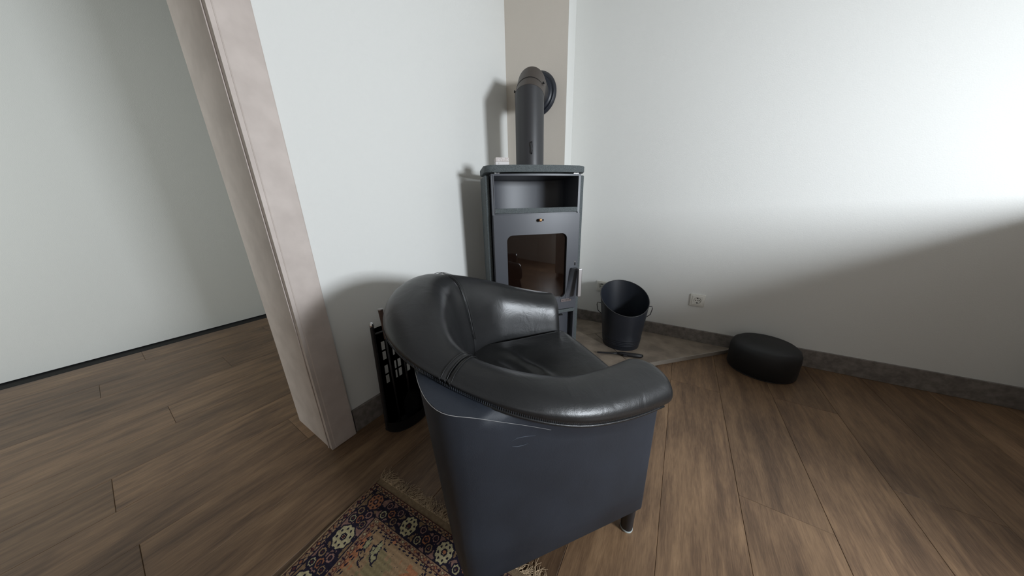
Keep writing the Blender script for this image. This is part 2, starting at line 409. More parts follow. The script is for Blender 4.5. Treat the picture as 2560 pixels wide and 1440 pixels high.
i_near = next(i for i in range(NP) if AQ[i][0] < -0.47)
i_far = max(i for i in range(NP) if AQ[i][0] < -0.47)
def subd(o, lv=1):
    m = o.modifiers.new('subdivision', 'SUBSURF'); m.levels = lv; m.render_levels = lv; return o
def pad(name, i0, i1, front0, front1):
    rings = []
    if front0:
        rings += [ring(i0, .40, .026), ring(i0, .72, .024), ring(i0, .90, .016), ring(i0, .975, .006)]
    else: rings += [ring(i0, .90), ring(i0, .965)]
    step = 2
    ids = list(range(i0, i1 + 1, step))
    if not front0: ids = ids[1:]
    if not front1 and ids[-1] == i1: ids = ids[:-1]
    rings += [ring(i) for i in ids]
    if front1:
        rings += [ring(i1, .975, .006), ring(i1, .90, .016), ring(i1, .72, .024), ring(i1, .40, .026)]
    else: rings += [ring(i1, .965), ring(i1, .90)]
    return subd(link(name, grid_loft(rings), M_leather, chair, smooth=True))
pad('armrest', 0, i_near, True, False)
back = pad('backrest', i_near, i_far, False, False)
pad('armrest', i_far, NP - 1, False, True)
# shell: outer upholstered wall
rings = []
def shell_ring(i, ins=0.0, push=0.0):
    q, n = AQ[i], AN[i]; g, m = BQ[i], BN[i]; zs = SEAM(q[0]); zp = PIPES[i]; bk = backness(g[0])
    th = 0.100; out = []
    def P_(c, nn, o, z): c2 = c + nn * o; out.append(Vector((c2[0] + push, c2[1], z)))
    P_(q, n, -0.004 - ins, zs + 0.002)
    for f in (1.0, 0.94, 0.75, 0.5, 0.25, 0.03): P_(g, m, -ins - 0.030 * bk * (1 - f) * abs(m[0]), 0.085 + (zp - 0.085) * f)
    P_(g, m, -0.010 - 0.030 * bk * abs(m[0]), 0.085)
    P_(g, m, -th, 0.085); P_(g, m, -th, 0.30); P_(g, m, -0.06, 0.38); P_(q, n, -0.05, zs + 0.002)
    return out
rings = [shell_ring(0, .012, .010), shell_ring(0, .003, .007)] + [shell_ring(i) for i in range(0, NP, 2)] + [shell_ring(NP - 1, .003, .007), shell_ring(NP - 1, .012, .010)]
link('outer_shell', grid_loft(rings), M_leather_side, chair, smooth=True, angle=50)
# front rail under the seat
link('front_rail', B(-0.05, 0.004, -AW / 2 + .11, AW / 2 - .11, 0.09, 0.315, bev=0.012, seg=3), M_leather_side, chair, smooth=True, angle=40)
# seat cushion: grid pillow following the U inside
def cushion():
    bm = bmesh.new(); n = 48
    W = AW / 2 - 0.115
    top, bot = [], []
    for i in range(n + 1):
        f = i / n; sx = 0.045 - f * 0.50
        half = W * (1.0 if sx > -0.28 else max(0.15, math.sqrt(max(0.0, 1 - ((-sx - 0.28) / 0.19) ** 2))))
        rt, rb = [], []
        for j in range(n + 1):
            g = j / n * 2 - 1; y = g * half
            ex = min(1, (1 - abs(g)) / 0.16); ey = min(1, (0.045 - sx) / 0.045 + 0.0); ez = min(1, (sx + 0.455) / 0.05)
            e = min(ex, 1) ; rnd = (math.sqrt(max(0, 1 - (1 - e) ** 2)) * math.sqrt(max(0, 1 - (1 - min(1, ey)) ** 2)))
            cr = 0.003 * math.sin(34 * y + 9 * sx) * math.exp(-((sx + 0.22) / 0.13) ** 2)
            for (fy, fs, fw, fh, ln_) in ((-0.06, -0.20, 0.013, 0.011, 0.07), (-0.02, -0.29, 0.014, 0.008, 0.07), (0.05, -0.24, 0.018, 0.004, 0.09)): cr += fh * math.exp(-((sx - fs + (y - fy) * .35) / fw) ** 2) * math.exp(-((y - fy) / ln_) ** 2)
            zt = SEATZ - 0.055 + 0.055 * rnd + cr + 0.008 * (1 - g * g)
            rt.append(bm.verts.new((sx, y, zt))); rb.append(bm.verts.new((sx, y, SEATZ - 0.115)))
        top.append(rt); bot.append(rb)
    for i in range(n):
        for j in range(n):
            bm.faces.new((top[i][j], top[i + 1][j], top[i + 1][j + 1], top[i][j + 1]))
            bm.faces.new((bot[i][j], bot[i][j + 1], bot[i + 1][j + 1], bot[i + 1][j]))
    for i in range(n):
        bm.faces.new((top[i][0], bot[i][0], bot[i + 1][0], top[i + 1][0])); bm.faces.new((top[i][n], top[i + 1][n], bot[i + 1][n], bot[i][n]))
        bm.faces.new((top[0][i], top[0][i + 1], bot[0][i + 1], bot[0][i])); bm.faces.new((top[n][i], bot[n][i], bot[n][i + 1], top[n][i + 1]))
    return bm
link('seat_cushion', cushion(), M_leather, chair, smooth=True, angle=60)
# stitching: welted seam round the outside and double seams between backrest and arms
def outer_pt(i, o, dz):
    q, n = AQ[i], AN[i]; p = q + n * o; return Vector((p[0], p[1], SEAM(q[0]) + dz))
link('welt', tube([outer_pt(i, 0.010, -0.002) for i in range(0, NP, 2)], 0.0035, 6), M_leather, chair, smooth=True)
bm = bmesh.new()
tot = 400
for k in range(8, tot - 8):
    f = k / tot * (NP - 2); i = int(f); fr = f - i
    p = outer_pt(i, 0.0175, 0.009).lerp(outer_pt(i + 1, 0.0175, 0.009), fr)
    t = (outer_pt(i + 1, 0.0175, 0.009) - outer_pt(i, 0.0175, 0.009)).normalized()
    nn = Vector((AN[i][0], AN[i][1], 0)); up = nn.cross(t)
    if up.z < 0: up = -up
    tube([p - t * 0.0008 - up * 0.0028, p + t * 0.0008 + up * 0.0028], 0.0006, 4, bm=bm)
link('stitching', bm, M_stitch, chair, kind='stuff')
for ii, sg in ((i_near, 1), (i_far, -1)):
    for d_ in (-1, 0, 1):
        j = ii + d_
        rr = ring(j, 0.985 if d_ == 0 else 1.0)
        c = sum(rr, Vector()) / len(rr)
        pts = [p + (p - c).normalized() * (0.001 if d_ else 0.0) for p in rr[0:12]]
        # smooth
        sm = []
        for k in range(len(pts) - 1):
            for f in (0, .25, .5, .75):
                p0 = pts[max(k - 1, 0)]; p1 = pts[k]; p2 = pts[k + 1]; p3 = pts[min(k + 2, len(pts) - 1)]
                sm.append(0.5 * ((2 * p1) + (p2 - p0) * f + (2 * p0 - 5 * p1 + 4 * p2 - p3) * f * f + (3 * p1 - p0 - 3 * p2 + p3) * f ** 3))
        link('cross_seam', tube(sm, 0.0008 if d_ else 0.0012, 6), M_leather, chair, smooth=True)
# two faint scuffs on the outside of the near arm
for sc in ([(-0.377, .483), (-0.366, .486), (-0.350, .484), (-0.326, .478)], [(-0.376, .469), (-0.366, .465), (-0.354, .463), (-0.342, .464)]):
    link('scuff', tube([(a_, -AW / 2 - 0.0004, z_) for a_, z_ in sc], [0.0002, 0.0007, 0.0007, 0.0002], 5), M_scuff, chair)['label'] = 'pale scuff mark on the outer side'
# worn lower piping line
pts = []
for i in range(NP):
    g = BQ[i]
    if g[1] < 0.05 and g[0] < -0.29:
        g = g + BN[i] * 0.0012; pts.append(Vector((g[0], g[1], PIPES[i])))
link('piping', tube(pts, [0.0003 + 0.0004 * math.sin(math.pi * k / (len(pts) - 1)) for k in range(len(pts))], 5), M_thread, chair)['label'] = 'thin worn grey crease line below the rolled rim'
for sx, sy in ((-0.020, 0.020), (-0.020, AW - 0.020), (-0.385, 0.100), (-0.385, AW - 0.100)):
    l = link('leg', xf(lathe([(0, 0.008), (0.0165, 0.008), (0.0185, 0.09), (0, 0.09)], 24), Matrix.Translation((sx, sy - AW / 2, 0))), M_black, chair, smooth=True, angle=40)
    link('foot_cap', xf(lathe([(0, 0.0), (0.0155, 0.0), (0.0175, 0.003), (0.0172, 0.008), (0, 0.008)], 24), Matrix.Translation((sx, sy - AW / 2, 0))), M_footcap, l, smooth=True, angle=40)

# ---------------------------------------------------------------- wood stove (local: x along the front, -y out of the front)
stove = thing('wood_stove', 'tall dark wood-burning stove clad in speckled soapstone in the corner', 'stove',
              (-0.654, 1.298, HZ + 0.0), math.radians(45))
def SZ(z): return z - HZ
BW = 0.240
def bow(x, d=0.016): return -d * (1 - (x / 0.27) ** 2)
def bowed_poly(xh, d, yb, yo=0.0, chamfer=0.0, n=16, rc=0.0):
    pts = []
    for k in range(n + 1):
        x_ = -xh + 2 * xh * k / n; pts.append((x_, yo + bow(x_, d)))
    pts += [(xh, yb - chamfer), (xh - chamfer, yb), (-xh + chamfer, yb), (-xh, yb - chamfer)] if chamfer else [(xh, yb), (-xh, yb)]
    return pts
# body: back, sides, floor, dividing shelves (one hollow carcass)
bm = bmesh.new()
prism(bowed_poly(BW - .002, 0.014, 0.30, 0.014, 0.10), SZ(0.335), SZ(0.355), bm=bm)
prism(bowed_poly(BW - .002, 0.014, 0.30, 0.014, 0.10), SZ(0.862), SZ(0.892), bm=bm)
prism(bowed_poly(BW + .0, 0.014, 0.30, 0.006, 0.10), SZ(1.074), SZ(1.083), bm=bm)
prism(bowed_poly(BW - .002, 0.014, 0.30, 0.014, 0.10), SZ(0.028), SZ(0.05), bm=bm)
for sg in (-1, 1):
    x0, x1 = sorted((sg * BW, sg * (BW - 0.010)))
    box(bm, x0, x1, 0.004, 0.205, SZ(0.028), SZ(1.082))
poly = [(-BW, 0.20), (-BW, 0.205)]
# curved back wall
def arc(xh, y0, dep, n=20): return [(xh * math.sin(math.radians(a)), y0 + dep * math.cos(math.radians(a))) for a in np.linspace(-90, 90, n + 1)]
outer = arc(BW, 0.20, 0.10); inn = arc(BW - 0.01, 0.197, 0.09)
prism(outer + inn[::-1], SZ(0.028), SZ(1.082), bm=bm)
link('body', bm, M_steel, stove, smooth=True, angle=30)
# top slab
def rounded_slab(xh, yf, yb, d, ch, r=0.035):
    pts = []
    for k in range(17):
        x_ = -xh + r + 2 * (xh - r) * k / 16; pts.append((x_, yf + bow(x_, d)))
    for k in range(1, 7):
        a = math.radians(-90 + 15 * k); pts.append((xh - r + r * math.cos(a), yf + bow(xh - r, d) + r + r * math.sin(a)))
    pts += [(xh, yb - ch), (xh - ch, yb), (-xh + ch, yb), (-xh, yb - ch)]
    for k in range(0, 6):
        a = math.radians(180 + 15 * k); pts.append((-xh + r + r * math.cos(a), yf + bow(-xh + r, d) + r + r * math.sin(a)))
    return pts
link('top_slab', prism(rounded_slab(0.270, 0.002, 0.335, 0.022, 0.14, 0.045), SZ(1.090), SZ(1.122), bev=0.005), M_stone, stove, smooth=True, angle=50)
for sx in (-0.209, 0.214):
    bm = xf(lathe([(0, -0.013), (0.006, -0.013), (0.006, -0.007), (0.0035, -0.006), (0.0035, 0.006), (0.006, 0.007), (0.006, 0.013), (0, 0.013)], 14), Matrix.Translation((sx, 0.012, SZ(1.0865))) @ Matrix.Rotation(math.pi / 2, 4, 'Y'))
    link('slab_spacer', bm, M_chrome, stove, smooth=True, angle=40)
# stone side panels
for sg in (-1, 1):
    x0, x1 = sorted((sg * (BW + 0.0045), sg * 0.2715 + 0.0035))
    link('side_panel', B(x0, x1, 0.034, 0.215, SZ(0.030), SZ(1.080), bev=0.006, seg=3), M_stone, stove, smooth=True, angle=50)
# compartment shelf stone
link('shelf_stone', prism(bowed_poly(BW - 0.014, 0.014, 0.20, 0.004), SZ(0.8935), SZ(0.918), bev=0.003), M_stone, stove, smooth=True, angle=50)
# compartment trim frame
for sg in (-1, 1):
    x0, x1 = sorted((sg * (BW - 0.0102), sg * (BW - 0.0135))); link('compartment_lining', B(x0, x1, 0.0005, 0.19, SZ(0.8935), SZ(1.077)), M_steel, stove)
# door with a rounded-corner window hole
def door_panel(x0, x1, z0, z1, wx0, wx1, wz0, wz1, r, yo, th, d):
    bm = bmesh.new()
    inner = []
    def corner(cx, cz, a0):
        return [(cx + r * math.cos(math.radians(a0 + 90 * k / 8)), cz + r * math.sin(math.radians(a0 + 90 * k / 8))) for k in range(9)]
    inner = corner(wx1 - r, wz1 - r, 0) + corner(wx0 + r, wz1 - r, 90) + corner(wx0 + r, wz0 + r, 180) + corner(wx1 - r, wz0 + r, 270)
    cx, cz = (wx0 + wx1) / 2, (wz0 + wz1) / 2
    # densify straight runs
    dn = []
    for k in range(len(inner)):
        a, b_ = inner[k], inner[(k + 1) % len(inner)]; L_ = math.dist(a, b_); m = max(1, int(L_ / 0.03))
        for q in range(m): dn.append((a[0] + (b_[0] - a[0]) * q / m, a[1] + (b_[1] - a[1]) * q / m))
    inner = dn; out = []
    for (x_, z_) in inner:
        dx, dz = x_ - cx, z_ - cz; ts = []
        if dx > 1e-9: ts.append((x1 - cx) / dx)
        if dx < -1e-9: ts.append((x0 - cx) / dx)
        if dz > 1e-9: ts.append((z1 - cz) / dz)
        if dz < -1e-9: ts.append((z0 - cz) / dz)
        t = min(ts); out.append([cx + dx * t, cz + dz * t])
    for c in ((x0, z0), (x1, z0), (x0, z1), (x1, z1)):
        k = min(range(len(out)), key=lambda q: math.dist(out[q], c)); out[k] = list(c)
    n = len(inner)
    Y = lambda x_: yo + bow(x_, d)
    fi = [bm.verts.new((p[0], Y(p[0]), p[1])) for p in inner]; fo = [bm.verts.new((p[0], Y(p[0]), p[1])) for p in out]
    mid = [bm.verts.new(((p[0] + q[0]) / 2, Y((p[0] + q[0]) / 2), (p[1] + q[1]) / 2)) for p, q in zip(inner, out)]
    bi = [bm.verts.new((p[0], Y(p[0]) + th, p[1])) for p in inner]; bo = [bm.verts.new((p[0], Y(p[0]) + th, p[1])) for p in out]
    for k in range(n):
        j = (k + 1) % n
        bm.faces.new((fi[k], fi[j], mid[j], mid[k])); bm.faces.new((mid[k], mid[j], fo[j], fo[k]))
        bm.faces.new((fo[k], fo[j], bo[j], bo[k])); bm.faces.new((fi[j], fi[k], bi[k], bi[j])); bm.faces.new((bi[k], bi[j], bo[j], bo[k]))
    return bm
dr = link('door', door_panel(-0.238, 0.240, SZ(0.338), SZ(0.886), -0.171, 0.168, SZ(0.410), SZ(0.782), 0.032, 0.0, 0.012, 0.014), M_steel, stove, smooth=True, angle=35)
# glass (bowed pane)
bm = bmesh.new(); g0, g1 = [], []
for k in range(17):
    x_ = -0.175 + 0.36 * k / 16; y_ = 0.014 + bow(x_, 0.014)
    g0.append((x_, y_)); g1.append((x_, y_ + 0.004))
link('glass_pane', prism(g0 + g1[::-1], SZ(0.395), SZ(0.797)), M_glass, dr, smooth=True, angle=40)
# air slider: slot and brass knob
link('air_slot', B(-0.012, 0.030, -0.0142, -0.010, SZ(0.851), SZ(0.861), bev=0.0015), M_dark, dr)
link('air_knob', xf(lathe([(0, 0), (0.0035, 0), (0.0035, 0.012), (0.0085, 0.012), (0.0085, 0.020), (0.006, 0.022), (0, 0.022)], 20), Matrix.Translation((0.005, -0.0135, SZ(0.856))) @ Matrix.Rotation(math.pi / 2, 4, 'X')), M_brass, dr, smooth=True, angle=40)['label'] = 'brass air control knob'
# handle: flared grey bracket with a flat steel grip
hb = bmesh.new()
pz = [SZ(0.392), SZ(0.41), SZ(0.46), SZ(0.52), SZ(0.565), SZ(0.584)]
rings = []
for z_, xl, yo in zip(pz, (0.176, 0.168, 0.176, 0.184, 0.190, 0.198), (-0.008, -0.012, -0.020, -0.030, -0.038, -0.040)):
    w_ = 0.232 - xl
    rings.append([Vector((xl, -0.002 + bow(xl, .014), z_)), Vector((xl + w_ * .12, yo * .7, z_)), Vector((xl + w_ * .38, yo, z_)), Vector((0.230, yo * .82, z_)), Vector((0.232, yo * .78, z_)), Vector((0.232, -0.001, z_))])
hd = link('handle', grid_loft(rings, bm=hb), M_steel, dr, smooth=True, angle=50)
link('grip', B(0.2165, 0.2385, -0.070, -0.048, SZ(0.425), SZ(0.588), bev=0.003), M_steelbr, hd)['label'] = 'flat brushed steel grip'
link('grip_pin', xf(lathe([(0, 0), (0.005, 0), (0.005, 0.03), (0, 0.03)], 12), Matrix.Translation((0.2275, -0.024, SZ(0.565))) @ Matrix.Rotation(math.pi / 2, 4, 'X')), M_black, hd)
link('latch_mark', B(0.218, 0.226, -0.0065, -0.0035, SZ(0.617), SZ(0.6205)), M_chrome, dr)
link('latch_slot', B(0.221, 0.2255, -0.008, -0.002, SZ(0.597), SZ(0.612)), M_dark, dr)
# nameplate
npl = link('nameplate', B(-0.033, 0.033, -0.0012, 0.0, -0.0085, 0.0085, bev=0.0004, seg=1), M_plate, dr)
npl.location = (0.174, bow(0.174, .014) - 0.0012 + .0, SZ(0.391)); npl.rotation_euler = (0, 0, 0.09)
tc = bpy.data.curves.new('lettering', 'FONT'); tc.body = 'ACCENT'; tc.size = 0.0145; tc.extrude = 0.0003; tc.align_x = 'CENTER'; tc.align_y = 'CENTER'
tmp = bpy.data.objects.new('tmp', tc); COL.objects.link(tmp)
dg = bpy.context.evaluated_depsgraph_get(); me = bpy.data.meshes.new_from_object(tmp.evaluated_get(dg)); bpy.data.objects.remove(tmp)
lt = bpy.data.objects.new('lettering', me); COL.objects.link(lt); me.materials.clear(); me.materials.append(M_ink); lt.parent = npl
lt.location = (0, -0.0016, 0); lt.rotation_euler = (math.pi / 2, 0, 0)
# stone ledge under the door, lower drawer panel with vent
link('stone_ledge', prism(bowed_poly(BW - 0.008, 0.014, 0.18, 0.0), SZ(0.314), SZ(0.333), bev=0.002), M_stone, stove, smooth=True, angle=50)
lp = bmesh.new(); g0, g1 = [], []
for k in range(17):
    x_ = -0.232 + 0.466 * k / 16; y_ = 0.012 + 0.050 * (abs(x_) / 0.234) ** 3 * 1.0 + bow(x_, 0.014)
    g0.append((x_, y_)); g1.append((x_, y_ + 0.006))
prism(g0 + g1[::-1], SZ(0.035), SZ(0.312), bm=lp)
drw = link('ash_drawer', lp, M_steel, stove, smooth=True, angle=40)
link('vent_slot', B(0.140, 0.162, 0.004, 0.0165, SZ(0.289), SZ(0.296)), M_dark, drw)
# firebox interior
link('firebox', prism(arc(0.222, 0.16, 0.10) + [(0.222, 0.03), (0.214, 0.03)] + arc(0.214, 0.16, 0.092)[::-1] + [(-0.214, 0.03), (-0.222, 0.03)], SZ(0.356), SZ(0.86)), M_dark, stove)
fb = bmesh.new()
box(fb, -0.19, -0.07, 0.19, 0.215, SZ(0.357), SZ(0.74)); box(fb, -0.065, 0.065, 0.205, 0.23, SZ(0.357), SZ(0.74)); box(fb, 0.07, 0.19, 0.19, 0.215, SZ(0.357), SZ(0.74))
link('fire_bricks', fb, M_brick, stove)

# ---------------------------------------------------------------- flue pipe with mitred elbow
px, py = -0.773, 1.434
dirh = Vector((-0.34, 0.94, 0)).normalized()
flue = thing('flue_pipe', 'black steel flue pipe with an elbow rising from the stove into the chimney', 'pipe', (px, py, 1.1225))
PR, Z0 = 0.0765, 1.1225
side = Vector((dirh.y, -dirh.x, 0))
def mitre(pts, r, n=48):
    pts = [Vector(p) for p in pts]; rings = []
    for k, p in enumerate(pts):
        if k == 0: nv = (pts[1] - p).normalized(); ax = nv
        elif k == len(pts) - 1: nv = (p - pts[k - 1]).normalized(); ax = nv
        else:
            a = (p - pts[k - 1]).normalized(); b_ = (pts[k + 1] - p).normalized(); nv = (a + b_).normalized(); ax = a
        u = side; v = ax.cross(u).normalized()
        ringp = []
        for j in range(n):
            t = 2 * math.pi * j / n; q = p + (u * math.cos(t) + v * math.sin(t)) * r
            tt = (p - q).dot(nv) / ax.dot(nv); ringp.append(q + ax * tt)
        rings.append(ringp)
    return rings
zp1 = 1.476 - Z0; hh = 0.084; ze = zp1 + hh
p0 = Vector((0, 0, 0)); p1 = Vector((0, 0, zp1)); p2 = dirh * hh + Vector((0, 0, ze)); p3 = dirh * 0.322 + Vector((0, 0, ze + 0.040))
RG = mitre([p0, p1, p2, p3], PR)
def sub_loft(a, b_, g=1.0):
    return grid_loft([a, b_])
def shrink_ring(rg, f):
    c = sum(rg, Vector()) / len(rg); return [c + (q - c) * f for q in rg]
link('vertical_pipe', grid_loft([RG[0], RG[1]]), M_pipe, flue, smooth=True, angle=35)
el = link('elbow', grid_loft([shrink_ring([q + Vector((0, 0, 0.0006)) for q in RG[1]], 1.008), shrink_ring(RG[2], 1.012)]), M_elbow, flue, smooth=True, angle=35)
link('horizontal_pipe', grid_loft([shrink_ring([q + dirh * 0.001 for q in RG[2]], 1.002), RG[3]]), M_pipe, flue, smooth=True, angle=35)
# inspection cover groove and bolts on the elbow
axm = (p2 - p1).normalized(); fr = axm.cross(side).normalized()
if fr.dot(dirh) > 0: fr = -fr
gp = []
for k in range(13):
    t = math.radians(-68 + 136 * k / 12)
    gp.append((p1 * 0.66 + p2 * 0.34) - axm * (0.040 - 0.055 * math.sin(abs(t)) ** 2 * 0) + axm * 0.030 * (1 - math.cos(t)) * 0 + (fr * math.cos(t) + side * math.sin(t)) * (PR + 0.0014) + axm * 0.034)
link('cover_groove', tube(gp, [0.0006 + 0.0016 * math.sin(math.pi * k / 12) for k in range(13)], 6), M_dark, el)
for t in (-80, 62):
    t = math.radians(t); c = (p1 * 0.62 + p2 * 0.38); d_ = (fr * math.cos(t) + side * math.sin(t))
    b_ = lathe([(0, -0.002), (0.003, -0.002), (0.003, 0.004), (0.0062, 0.004), (0.0062, 0.010), (0, 0.010)], 8)
    xf(b_, Matrix.Translation(c + d_ * (PR + 0.001)) @ d_.to_track_quat('Z', 'Y').to_matrix().to_4x4())
    link('bolt', b_, M_black, el)
# damper lever: small curved rod on the front of the pipe
fdir = Vector((0.50, -0.86, 0)).normalized(); fs = Vector((fdir.y, -fdir.x, 0))
fdir2 = (fdir * math.cos(0.1) - fs * math.sin(0.1))
lv = [fdir2 * (PR - 0.004) + Vector((0, 0, 0.128)), fdir2 * (PR + 0.010) + Vector((0, 0, 0.126)), fdir2 * (PR + 0.014) + Vector((0, 0, 0.115)), fdir2 * (PR + 0.013) - fs * 0.003 + Vector((0, 0, 0.098)), fdir2 * (PR + 0.012) + Vector((0, 0, 0.078)), fdir2 * (PR + 0.006) + Vector((0, 0, 0.072)), fdir2 * (PR - 0.004) + Vector((0, 0, 0.070))]
link('damper_lever', tube(lv, 0.0028, 6), M_black, flue, smooth=True)
# rosette on the chimney
rs = lathe([(PR - 0.001, 0.035), (PR + 0.008, 0.036), (PR + 0.012, 0.028), (PR + 0.020, 0.026), (PR + 0.026, 0.018), (PR + 0.036, 0.020), (PR + 0.046, 0.010), (PR + 0.049, 0.002), (PR - 0.001, 0.0)], 64)
pn = Vector((0.139, -0.990, 0))
base = dirh * 0.3275 + Vector((0, 0, ze + 0.040))
xf(rs, Matrix.Translation(base) @ pn.to_track_quat('Z', 'Y').to_matrix().to_4x4())
link('rosette', rs, M_bucket, flue, smooth=True, angle=40)

# ---------------------------------------------------------------- two little boxes on the slab
e1 = Vector((r2, r2, 0)); out = Vector((r2, -r2, 0)); sb = Vector((-0.661, 1.291, 0))
def on_slab(x_, y_): return sb + e1 * x_ - out * y_
M_card = mat('pale_card', lin(212, 208, 206), 0.6)
M_cardprint = mat('printed_card', lin(186, 176, 170), 0.6, col2=lin(214, 208, 206), vscale=160)
c = on_slab(-0.168, 0.035)
t = thing('matchbox', 'small white card box lying under the other box on the stove top', 'box', (c.x, c.y, 1.1225), math.radians(45))
link('sleeve', B(-0.0335, 0.0335, -0.02, 0.02, 0.0, 0.0175, bev=0.0012, seg=1), M_card, t)
link('print_panel', B(-0.020, -0.016, -0.0206, -0.0199, 0.006, 0.013), M_clip, t)
t = thing('matchbox', 'small printed beige card box stacked on top of the white one', 'box', (c.x, c.y, 1.1402), math.radians(46))
link('sleeve', B(-0.0325, 0.0325, -0.02, 0.02, 0.0, 0.0185, bev=0.0012, seg=1), M_cardprint, t)
link('print_panel', B(-0.012, 0.030, -0.0206, -0.0199, 0.003, 0.016), M_cardprint, t)

# ---------------------------------------------------------------- ash bucket with slanted rim
bk = thing('ash_bucket', 'black enamelled ash bucket with slanted mouth on the tiled hearth', 'bucket', (-0.252, 1.752, HZ + 0.001))
def bucket():
    n = 64; bm = bmesh.new(); RB, RT = 0.114, 0.150
    tilt_dir = Vector((0.45, -0.89, 0)).normalized()  # low side faces the room
    def top(a): return 0.345 - 0.076 * (math.cos(a) * tilt_dir.x + math.sin(a) * tilt_dir.y) - 0.0
    levels = [0, 0.012] + [0.028 + 0.004 * q for q in range(12)] + [0.12, 0.16, 0.2]
    ridge = {3: .0018, 6: .0018, 9: .0018, 12: .0018}
    rings = []
    for li, z in enumerate(levels):
        rings.append([bm.verts.new(((RB + (RT - RB) * z / 0.33 + ridge.get(li, 0)) * math.cos(2 * math.pi * k / n), (RB + (RT - RB) * z / 0.33 + ridge.get(li, 0)) * math.sin(2 * math.pi * k / n), z)) for k in range(n)])
    for f in (0.33, 0.66, 1.0):
        r_ = []
        for k in range(n):
            a = 2 * math.pi * k / n; z = 0.2 + (top(a) - HZ - 0.2) * f; R_ = RB + (RT - RB) * z / 0.33
            r_.append(bm.verts.new((R_ * math.cos(a), R_ * math.sin(a), z)))
        rings.append(r_)
    # rim and inside
    for dr_, f in ((-0.003, 1.0), (-0.003, 0.5)):
        r_ = []
        for k in range(n):
            a = 2 * math.pi * k / n; z = 0.2 + (top(a) - HZ - 0.2) * f; R_ = RB + (RT - RB) * z / 0.33 + dr_
            r_.append(bm.verts.new((R_ * math.cos(a), R_ * math.sin(a), z)))
        rings.append(r_)
    for z in (0.2, 0.1, 0.004):
        rings.append([bm.verts.new(((RB + (RT - RB) * z / 0.33 - .003) * math.cos(2 * math.pi * k / n), (RB + (RT - RB) * z / 0.33 - .003) * math.sin(2 * math.pi * k / n), z)) for k in range(n)])
    for a, b_ in zip(rings, rings[1:]):
        for k in range(n): bm.faces.new((a[k], a[(k + 1) % n], b_[(k + 1) % n], b_[k]))
    bm.faces.new(rings[0][::-1]); bm.faces.new(rings[-1])
    rim = []
    for k in range(n):
        a = 2 * math.pi * k / n; z = top(a) - HZ; R_ = RB + (RT - RB) * z / 0.33 - 0.0012
        rim.append((R_ * math.cos(a), R_ * math.sin(a), z))
    return bm, rim
bm, rim = bucket()
link('pail', bm, M_bucket, bk, smooth=True, angle=35)
link('rim', tube(rim, 0.0026, 6, closed=True), M_pipe, bk, smooth=True)
vd = Vector((0.14, 0.99, 0)).normalized(); sd = Vector((0.97, 0.24, 0)).normalized()
for sg in (-1, 1):
    s_ = sd * sg
    R1 = 0.114 + .036 * 0.275 / 0.33; R2 = 0.114 + .036 * 0.20 / 0.33
    pts = [s_ * (R1 - .002) + Vector((0, 0, 0.275)), s_ * (R1 + 0.020) + Vector((0, 0, 0.277)), s_ * (R1 + 0.024) + Vector((0, 0, 0.262)), s_ * (R2 + 0.024) + Vector((0, 0, 0.222)), s_ * (R2 - .002) + Vector((0, 0, 0.197))]
    link('side_handle', tube(pts, 0.0024, 6), M_black, bk, smooth=True)

# ---------------------------------------------------------------- stick lighter on the hearth
P0, P1 = Vector((-0.348, 1.532)), Vector((-0.098, 1.622))
d2 = (P1 - P0); L_ = d2.length
lg = thing('stick_lighter', 'black long-necked gas lighter lying on the hearth in front of the bucket', 'lighter', (P0.x, P0.y, HZ), math.atan2(d2.y, d2.x))
def ell(stations, n=14):
    rings = []
    for x_, cy, cz_, ry, rz_ in stations:
        rings.append([Vector((x_, cy + ry * math.cos(2 * math.pi * k / n), cz_ + rz_ * math.sin(2 * math.pi * k / n))) for k in range(n)])
    return grid_loft(rings)
link('nozzle', ell([(0, 0, .010, .0045, .0045), (0.002, 0, .010, .0052, .0052), (0.09, 0.002, .011, .0055, .0055), (0.125, 0.004, .012, .0075, .0075)]), M_black, lg, smooth=True)
link('grip', ell([(0.12, .004, .012, .008, .008), (0.15, .002, .0135, .011, .012), (0.18, -.004, .0135, .014, .013), (0.22, -.008, .0135, .014, .013), (L_ - .012, -.008, .0135, .013, .012), (L_, -.006, .0135, .007, .007)]), M_black, lg, smooth=True)
link('trigger', B(0.150, 0.172, -0.022, -0.008, 0.007, 0.018, bev=0.003), M_rubber, lg)
link('refill_valve', B(0.166, 0.170, -0.004, 0.0, 0.0262, 0.0275), M_chrome, lg)

# ---------------------------------------------------------------- fireside tool stand by the left wall
ts = thing('tool_stand', 'black metal stand of fireside tools with square cut-outs beside the left wall', 'fireplace tools', (-0.985, 0.60, 0))
SHR = Matrix(((1, 0, 0, 0), (0, 1, 0.034, 0), (0, 0, 1, 0), (0, 0, 0, 1)))
def perforated(v0, v1, z1, cols, rows):
    vs = sorted({v0, v1} | {q for c_ in cols for q in c_}); zs = sorted({0.004, z1} | {q for r_ in rows for q in r_})
    bm = bmesh.new(); idx = {}
    for v in vs:
        for z in zs: idx[v, z] = bm.verts.new((0, v, z))
    for a, b_ in zip(vs, vs[1:]):
        for c_, d_ in zip(zs, zs[1:]):
            hole = any(abs(a - q[0]) < 1e-6 for q in cols) and any(abs(c_ - q[0]) < 1e-6 for q in rows)
            if not hole: bm.faces.new((idx[a, c_], idx[b_, c_], idx[b_, d_], idx[a, d_]))
    bmesh.ops.solidify(bm, geom=bm.faces[:], thickness=0.003)
    return bm
rows = [(0.212, 0.250), (0.258, 0.296), (0.324, 0.361), (0.369, 0.406)]
link('back_plate', xf(perforated(-0.117, 0.10, 0.475, [(-0.082, -0.067), (-0.036, -0.028), (-0.020, -0.005), (0.022, 0.037)], rows), SHR), M_black, ts)
